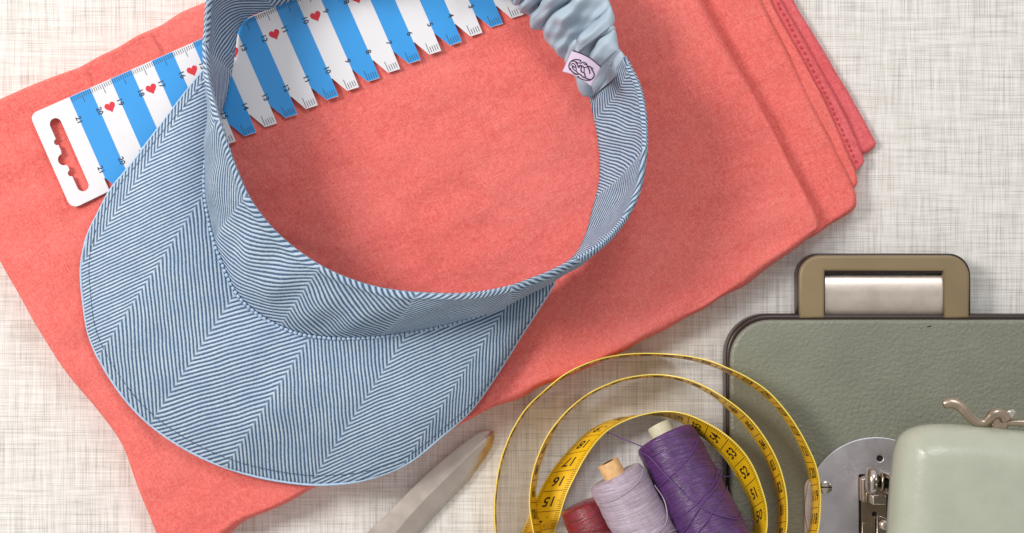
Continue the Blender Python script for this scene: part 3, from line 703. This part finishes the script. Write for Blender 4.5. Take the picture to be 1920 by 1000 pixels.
strand([(.30, 1.3, .0), (.31, 1.6, .0022), (.34, 1.7, .0028), (.36, 1.6, .0016), (.35, 1.4, .0)])
strand([(.40, 1.4, .0), (.42, 1.62, .0035), (.40, 1.66, .006)], .0002)
strand([(.72, 1.4, .0), (.74, 1.65, .003), (.77, 1.65, .0025), (.76, 1.4, 0)])
fre = cr(np.array([P(1222, 846, .0305), P(1200, 836, .0315), P(1182, 829, .031), P(1160, 820, .027), P(1147, 813, .018), P(1138, 812, .006)]), 40); lt.tube(fre, .00026, 6)
lt.build('loose_thread', M_TLOOSE, rt)
rt, strand, lt = spool('thread_spool', 'pale lilac thread spool with orange wooden core, middle one of the three', (1153, 892), 0.0256, (0.47, 0.883), 0.0006, 0.062, 0.0127, 0.0132, M_TLILAC, M_WOOD, 0.0048, 0.0066, 2.5)
strand([(.18, 1.3, .0006), (.30, 1.25, .0014), (.42, .9, .0006), (.46, .3, .0002), (.47, -.4, .0002), (.46, -1.2, .0002)], .00024)
strand([(.52, 1.2, .0004), (.50, .6, .0006), (.56, 0, .0003), (.60, -.8, .0003), (.62, -1.4, .0)], .00024)
strand([(.34, -1.3, .0), (.32, -1.25, .0030), (.36, -1.35, .0044), (.43, -1.4, .0042), (.47, -1.2, .0020), (.46, -.9, .0)], .00026)
strand([(.66, 1.2, .0004), (.60, .6, .0004), (.56, .1, .0002)], .00022)
strand([(.10, -1.2, 0), (.12, -.4, .0001), (.10, .5, .0001), (.04, 1.2, .0)], .0002)
lt.build('loose_thread', M_TLILAC, rt)
rt, strand, lt = spool('thread_spool', 'dark red thread spool half hidden below the lilac one', (1096, 944), 0.0122, (0.38, 0.925), 0.0, 0.060, 0.0115, 0.0120, M_TRED, M_TRED, 0.0015, 0.0002, 4.0)
strand([(.10, -1.2, 0), (.16, -.4, .0002), (.20, .4, .0002), (.22, 1.2, .0)])
lt.build('loose_thread', M_TRED, rt)

# ------------------------------------------------------------------ scissors
def z4(p): return (640 + p[0] / 4.547, 780 + p[1] / 4.547)
sci = tag(empty('scissors', tuple(P(760, 960, 0))), 'closed steel scissors pointing up right between the cloth and the tape', 'scissors')
def blade(name, left, ridge, right, zs, zr, parent, thick_=0.0016):
    n_ = 60; l = cr([z4(p) for p in left], n_); g = cr([z4(p) for p in ridge], n_); r_ = cr([z4(p) for p in right], n_)
    rows = []
    for k, (c, z) in enumerate(((l, zs), (l * .5 + g * .5, (zs + zr) / 2 + .00005), (g, zr), (g * .5 + r_ * .5, (zs * .4 + zr * .6)), (r_, zs * .98))): rows.append(P(c[:, 0], c[:, 1], z))
    topv = np.stack(rows, 1); bot = topv[:, ::-1].copy(); bot[..., 2] = np.minimum(bot[..., 2], zs) - thick_
    bl_ = np.concatenate([topv, bot], 1); V = bl_.reshape(-1, 3); m_ = bl_.shape[1]; F = gridfaces(n_, m_, closed_m=True)
    F.append(tuple(range(m_))[::-1]); F.append(tuple((n_ - 1) * m_ + k for k in range(m_)))
    o = mesh(name, V, F, M_BLADE, fix=True); o.data.set_sharp_from_angle(angle=R(3.5)); adopt(o, parent); return o
blade('blade', [(1304, 134), (1265, 127), (1210, 133), (1135, 168), (1000, 268), (800, 437), (600, 622), (400, 828), (215, 1002), (-60, 1262), (-320, 1510)],
      [(1303, 136), (1270, 170), (1215, 225), (1110, 320), (1000, 425), (850, 575), (710, 715), (580, 858), (455, 1002), (200, 1262), (-40, 1510)],
      [(1306, 142), (1292, 190), (1240, 290), (1140, 425), (1045, 550), (930, 665), (850, 750), (740, 868), (620, 1002), (370, 1270), (120, 1530)], 0.0043, 0.0056, sci)
blade('blade', [(1300, 150), (1260, 170), (1170, 260), (1000, 430), (800, 640), (650, 800), (500, 950), (380, 1080), (300, 1160), (100, 1360), (-60, 1530)],
      [(1304, 152), (1290, 200), (1230, 300), (1130, 430), (1010, 560), (900, 680), (780, 800), (660, 930), (540, 1060), (330, 1290), (140, 1500)],
      [(1308, 156), (1302, 200), (1265, 290), (1170, 425), (1075, 550), (960, 668), (880, 752), (770, 872), (655, 1002), (410, 1270), (160, 1530)], 0.0020, 0.0026, sci, 0.0014)
sb_ = MB()
for cx, cy in ((-290, 1900), (140, 2050)):
    x, y = z4((cx, cy)); x0, y0 = z4((-60, 1530))
    ring = np.array([P(x + 62 * math.cos(w), y + 85 * math.sin(w), 0.006) for w in np.linspace(0, 2 * math.pi, 40)]); sb_.tube(ring, 0.0040, 10)
    sb_.tube(np.linspace(P(x0, y0, .004), P(x, y - 80, .006), 8), 0.0045, 10)
sb_.build('handle', M_BASE, sci)
sv = MB(); x, y = z4((-60, 1440)); sv.tube(np.array([P(x, y, .003), P(x, y, .0078), P(x, y, .0082)]), [.004, .004, .003], 24); sv.build('pivot_screw', M_CHROME, sci)

# ------------------------------------------------------------------ sewing machine
BZ = 0.018
mac = tag(empty('sewing_machine', tuple(P(1700, 900, 0))), 'vintage sage green enamelled sewing machine with brown handle at the lower right', 'sewing machine')
def rrect(x0, y0, x1, y1, r, n=10, corners=(1, 1, 1, 1)):
    p = []
    for (cx, cy, a0, on) in ((x0, y0, 180, corners[0]), (x1, y0, 270, corners[1]), (x1, y1, 0, corners[2]), (x0, y1, 90, corners[3])):
        q = r if on else 1.0; p += arc(cx + (q if cx == x0 else -q), cy + (q if cy == y0 else -q), q, a0, a0 + 90, n)
    return p
slab('base', [rrect(1361, 589, 2700, 1650, 78)], 0.0, 0.0130, 0.0130, M_BASE, mac, 0.0015)
slab('bed', [rrect(1369, 600, 2700, 1650, 74)], 0.0132, BZ, BZ - .001, M_BED, mac, 0.0016, 5)
# carrying handle
HZ = 0.0135
hout = rrect(1498, 479, 1817, 600, 40, 10, (1, 1, 0, 0)); hin = [(1546, 600.0), (1546, 509), (1769, 509), (1769, 600.0)]
hpoly = [(1498, 597)] + arc(1538, 519, 40, 180, 270, 10) + arc(1777, 519, 40, 270, 360, 10) + [(1817, 597), (1769, 597), (1769, 508), (1546, 508), (1546, 597)]
hd_ = slab('handle', [hpoly], 0.0040, HZ, HZ - .001, M_HANDLE, mac, 0.0012, 4)
hb = slab('handle_rim', [[(1495.5, 597)] + arc(1537, 517, 41.5, 180, 270, 10) + arc(1778, 517, 41.5, 270, 360, 10) + [(1819.5, 597), (1772, 597), (1772, 512), (1543, 512), (1543, 597)]], 0.0005, 0.0112, 0.0105, M_BASE, mac, 0.0008)
# satin grip plate: gently arched strip
gp = []; ng = 24
for i in range(ng):
    f = i / (ng - 1); y = 517 + (594 - 517) * f
    z = 0.0085 + 0.0032 * min(1, math.sin(math.pi * min(1, max(0, f * 0.94 + .03))) ** 0.5 * 1.02)
    gp.append([P(1547, y, z), P(1768, y, z)])
gp = np.array(gp); gb = gp.copy(); gb[..., 2] = 0.0060
V = np.concatenate([gp.reshape(-1, 3), gb.reshape(-1, 3)]); F = gridfaces(ng, 2) + [tuple(reversed(f)) for f in gridfaces(ng, 2, off=ng * 2)]
for i in range(ng - 1): F += [(2 * i, 2 * i + 2, 2 * i + 2 + 2 * ng, 2 * i + 2 * ng), (2 * i + 1, 2 * i + 1 + 2 * ng, 2 * i + 3 + 2 * ng, 2 * i + 3)]
F += [(0, 2 * ng, 2 * ng + 1, 1), (2 * ng - 2, 2 * ng - 1, 4 * ng - 1, 4 * ng - 2)]
g_ = mesh('grip_plate', V, F, M_SATIN, fix=True); g_.data.set_sharp_from_angle(angle=R(45)); adopt(g_, mac)
# round needle plate with the slide plate
circ = lambda cx, cy, r, n=96: [(cx + r * math.cos(2 * math.pi * i / n), cy + r * math.sin(2 * math.pi * i / n)) for i in range(n)]
slab('slide_plate', [rrect(1507, 893, 1680, 1260, 22, 8)], BZ - .0005, BZ + .0011, BZ, M_SATIN, mac, 0.0003, 2)
npl = slab('needle_plate', [circ(1641, 953, 134), rrect(1609, 889, 1672, 1078, 2, 2), circ(1648, 859, 6, 20)], BZ + .0004, BZ + .0022, BZ, M_STEEL, mac, 0.0004, 3)
rec = slab('recess', [rrect(1606, 850, 1676, 1080, 2, 2)], BZ + .0000, BZ + .0013, BZ, M_BLACK, None, 0.0001, 1); rec.parent = npl
def domed(mb, px, py, z, r, h, m=0, n=28):
    prof = [(1, 0), (1, .55), (.93, .8), (.75, .93), (.4, 1), (.001, 1)]
    pth = np.array([P(px, py, z) + np.array([0, 0, h * b_]) for a, b_ in prof]); pth[:, :2] = P(px, py, z)[:2]
    V = []
    for (a, b_), q in zip(prof, pth):
        for k in range(n): V.append(q + np.array([math.cos(2 * math.pi * k / n), math.sin(2 * math.pi * k / n), 0]) * r * a)
    mb.add(V, gridfaces(len(prof), n, closed_m=True) + [tuple((len(prof) - 1) * n + k for k in range(n))], m)
sw = MB(); domed(sw, 1548, 914, BZ + .0022, 0.0028, 0.0011); sw.build('plate_screw', M_CHROME, mac)
c_ = P(1548, 914, BZ + .0034)
sl = MB(); sl.tube(np.array([c_ + [-.0027, 0, -.00015], c_ + [.0027, 0, -.00015]]), .00034, 4); so = sl.build('screw_slot', M_BLACK, mac)
# feed plate and presser mechanism
slab('feed_plate', [rrect(1613.5, 892, 1660, 1076, 1.5, 2), circ(1637.5, 963, 5, 20), [(1639, 972), (1642.5, 972), (1642.5, 1040), (1639, 1040)]], BZ + .0014, BZ + .0024, BZ, M_BRASSY, mac, 0.0001, 1)
pm = MB()
def xdisc(mb, x0, x1, py, z, r, m=0, rnd=0.25, n=40):
    a = P(x0, py, z); b_ = P(x1, py, z); L = b_ - a; q = [0, .0, .12, .3, .7, .88, 1, 1]; rr_ = [.02, .72, .90, 1, 1, .92, .74, .02]
    pth = [a + L * k for k in q]; V = []
    for p_, r_ in zip(pth, rr_):
        for k in range(n): V.append(p_ + np.array([0, math.cos(2 * math.pi * k / n), math.sin(2 * math.pi * k / n)]) * r * r_)
    mb.add(V, gridfaces(len(pth), n, closed_m=True), m)
KZ = 0.040
xdisc(pm, 1625, 1643, 902, KZ, 0.0058); pm.build('thumb_screw', M_CHROME, mac).data.set_sharp_from_angle(angle=R(50))
pm = MB(); xdisc(pm, 1640, 1650, 904, KZ, 0.0026, 1); xdisc(pm, 1649, 1655, 903, KZ, 0.0042); xdisc(pm, 1655, 1672, 905, KZ, 0.0020, 1)
pm.build('tension_spring', [M_BRASSY, M_BLACK], mac)
slab('presser_bracket', [rrect(1630, 926, 1657, 944, 3, 3)], BZ + .004, 0.036, 0.030, M_CHROME, mac, 0.0008, 3)
slab('presser_bracket', [rrect(1615, 896, 1627, 942, 4, 3)], BZ + .003, 0.027, 0.026, M_BRASSY, mac, 0.0009, 3)
slab('presser_bar', [rrect(1661, 886, 1676, 897, 3, 3)], 0.030, 0.062, 0.045, M_CHROME, mac, 0.0008, 3)
slab('presser_bar', [rrect(1660, 914, 1674, 926, 3, 3)], 0.030, 0.062, 0.045, M_CHROME, mac, 0.0008, 3)
slab('presser_foot', [[(1644, 966), (1657, 970), (1668, 976), (1668, 1075), (1644, 1075)]], BZ + .0030, BZ + .0042, 0.022, M_CHROME, mac, 0.0004, 3)
slab('presser_foot', [[(1616, 980), (1635, 980), (1635, 1075), (1616, 1075)]], BZ + .0030, BZ + .0042, 0.022, M_BRASSY, mac, 0.0004, 3)
nc = MB(); domed(nc, 1657, 984, 0.026, 0.0021, 0.0030); nc.build('needle_clamp', M_SATIN, mac)
# arm over the bed
armp = cr([(1660, 1500), (1661, 1250), (1665, 1040), (1669, 950), (1675, 880), (1680, 842), (1690, 818), (1713, 803), (1755, 796), (1820, 798), (1900, 806), (1990, 815), (2200, 828), (2450, 835), (2560, 850), (2600, 900), (2600, 1200), (2600, 1480), (2560, 1540), (2400, 1550), (2000, 1550), (1760, 1550), (1690, 1540)], 300, closed=True)
def pillow(name, o, c, z0, z1, er, dome, mat, parent):
    n = len(o); rad = np.concatenate([np.linspace(0.0, 0.80, 40), 1 - 0.20 * np.linspace(1, 0, 50)[1:] ** 1.8]); m = len(rad); c = np.array(c, float)
    px = c[0] + (o[:, 0:1] - c[0]) * rad[None]; py = c[1] + (o[:, 1:2] - c[1]) * rad[None]; d = np.full(px.shape, 1e9)
    for i in range(n):
        a = o[i]; b = o[(i + 1) % n]; v = b - a; L = v @ v + 1e-9
        t = np.clip(((px - a[0]) * v[0] + (py - a[1]) * v[1]) / L, 0, 1); d = np.minimum(d, np.hypot(px - a[0] - t * v[0], py - a[1] - t * v[1]))
    d[:, -1] = 0; q = np.clip(d / (er * S), 0, 1); zm = z1 - er
    z = zm + (1 - (1 - q) ** 2.2) ** (1 / 2.2) * er + dome * (1 - np.exp(-d / 160))
    V = P(px, py, z); k = (1 - zm / H) / (1 - z / H); V[..., 0] *= k; V[..., 1] *= k
    low = V[:, -1:].copy(); low[..., 2] = z0; V = np.concatenate([V, low], 1); m += 1
    F = gridfaces(n, m, closed_n=True); F.append(tuple(i * m + m - 1 for i in range(n)))
    ob = mesh(name, V.reshape(-1, 3), F, mat); bm = bmesh.new(); bm.from_mesh(ob.data); bmesh.ops.remove_doubles(bm, verts=bm.verts, dist=1e-7)
    bmesh.ops.recalc_face_normals(bm, faces=bm.faces); bm.to_mesh(ob.data); bm.free(); adopt(ob, parent); return ob
pillow('arm', armp, (2000, 1150), 0.073, 0.094, 0.016, 0.004, M_ARM, mac)
slab('arm_column', [rrect(2180, 860, 2560, 1500, 60)], BZ, 0.075, 0.05, M_ARM, mac, 0.004, 4)
# presser lifter lever behind the arm
def z3(p): return (1500 + p[0] / 3.845, 740 + p[1] / 3.845)
lv = [((1032, 78), .078), ((1062, 66), .0785), ((1100, 62), .079), ((1145, 78), .0795), ((1188, 118), .080), ((1232, 172), .080), ((1280, 204), .080), ((1325, 206), .080), ((1362, 178), .080), ((1392, 148), .080), ((1430, 136), .080), ((1468, 150), .080), ((1488, 190), .080)]
lp = cr([list(P(*z3(p), z)) for p, z in lv], 70); q = np.linspace(0, 1, 70)
l_ = MB(); l_.tube(lp, np.interp(q, [0, .03, .12, .4, .6, .8, 1], [.0010, .0019, .0021, .0020, .0017, .0022, .0020]), 14, flat=0.8)
l_.build('lifter_lever', M_BRASSY, mac)
slab('lever_bracket', [[z3(p) for p in ((1372, 150), (1400, 122), (1450, 118), (1475, 145), (1485, 250), (1360, 250))]], 0.068, 0.079, 0.075, M_BRASSY, mac, 0.0010, 3)
slab('lever_bar', [[z3(p) for p in ((1482, 182), (1800, 188), (2300, 196), (2300, 240), (1482, 226))]], 0.0745, 0.0790, 0.078, M_BRASSY, mac, 0.0008, 3)
ln = MB(); domed(ln, *z3((1505, 142)), 0.0775, 0.0019, 0.0024); domed(ln, *z3((1522, 128)), 0.075, 0.0014, 0.003); ln.build('lever_nut', M_CHROME, mac)
# chips in the enamel
ch = MB()
for x, y, a, b_ in ((1741, 613, 3.4, 1.0), (1727, 616, 1, .8), (1744, 612, 1.5, 1.6)):
    ch.add([P(x + a * math.cos(w), y + b_ * math.sin(w), BZ + .00006) for w in np.linspace(0, 2 * math.pi, 10)[:-1]], [tuple(range(9))])
co_ = ch.build('enamel_chip', M_BLACK, mac)
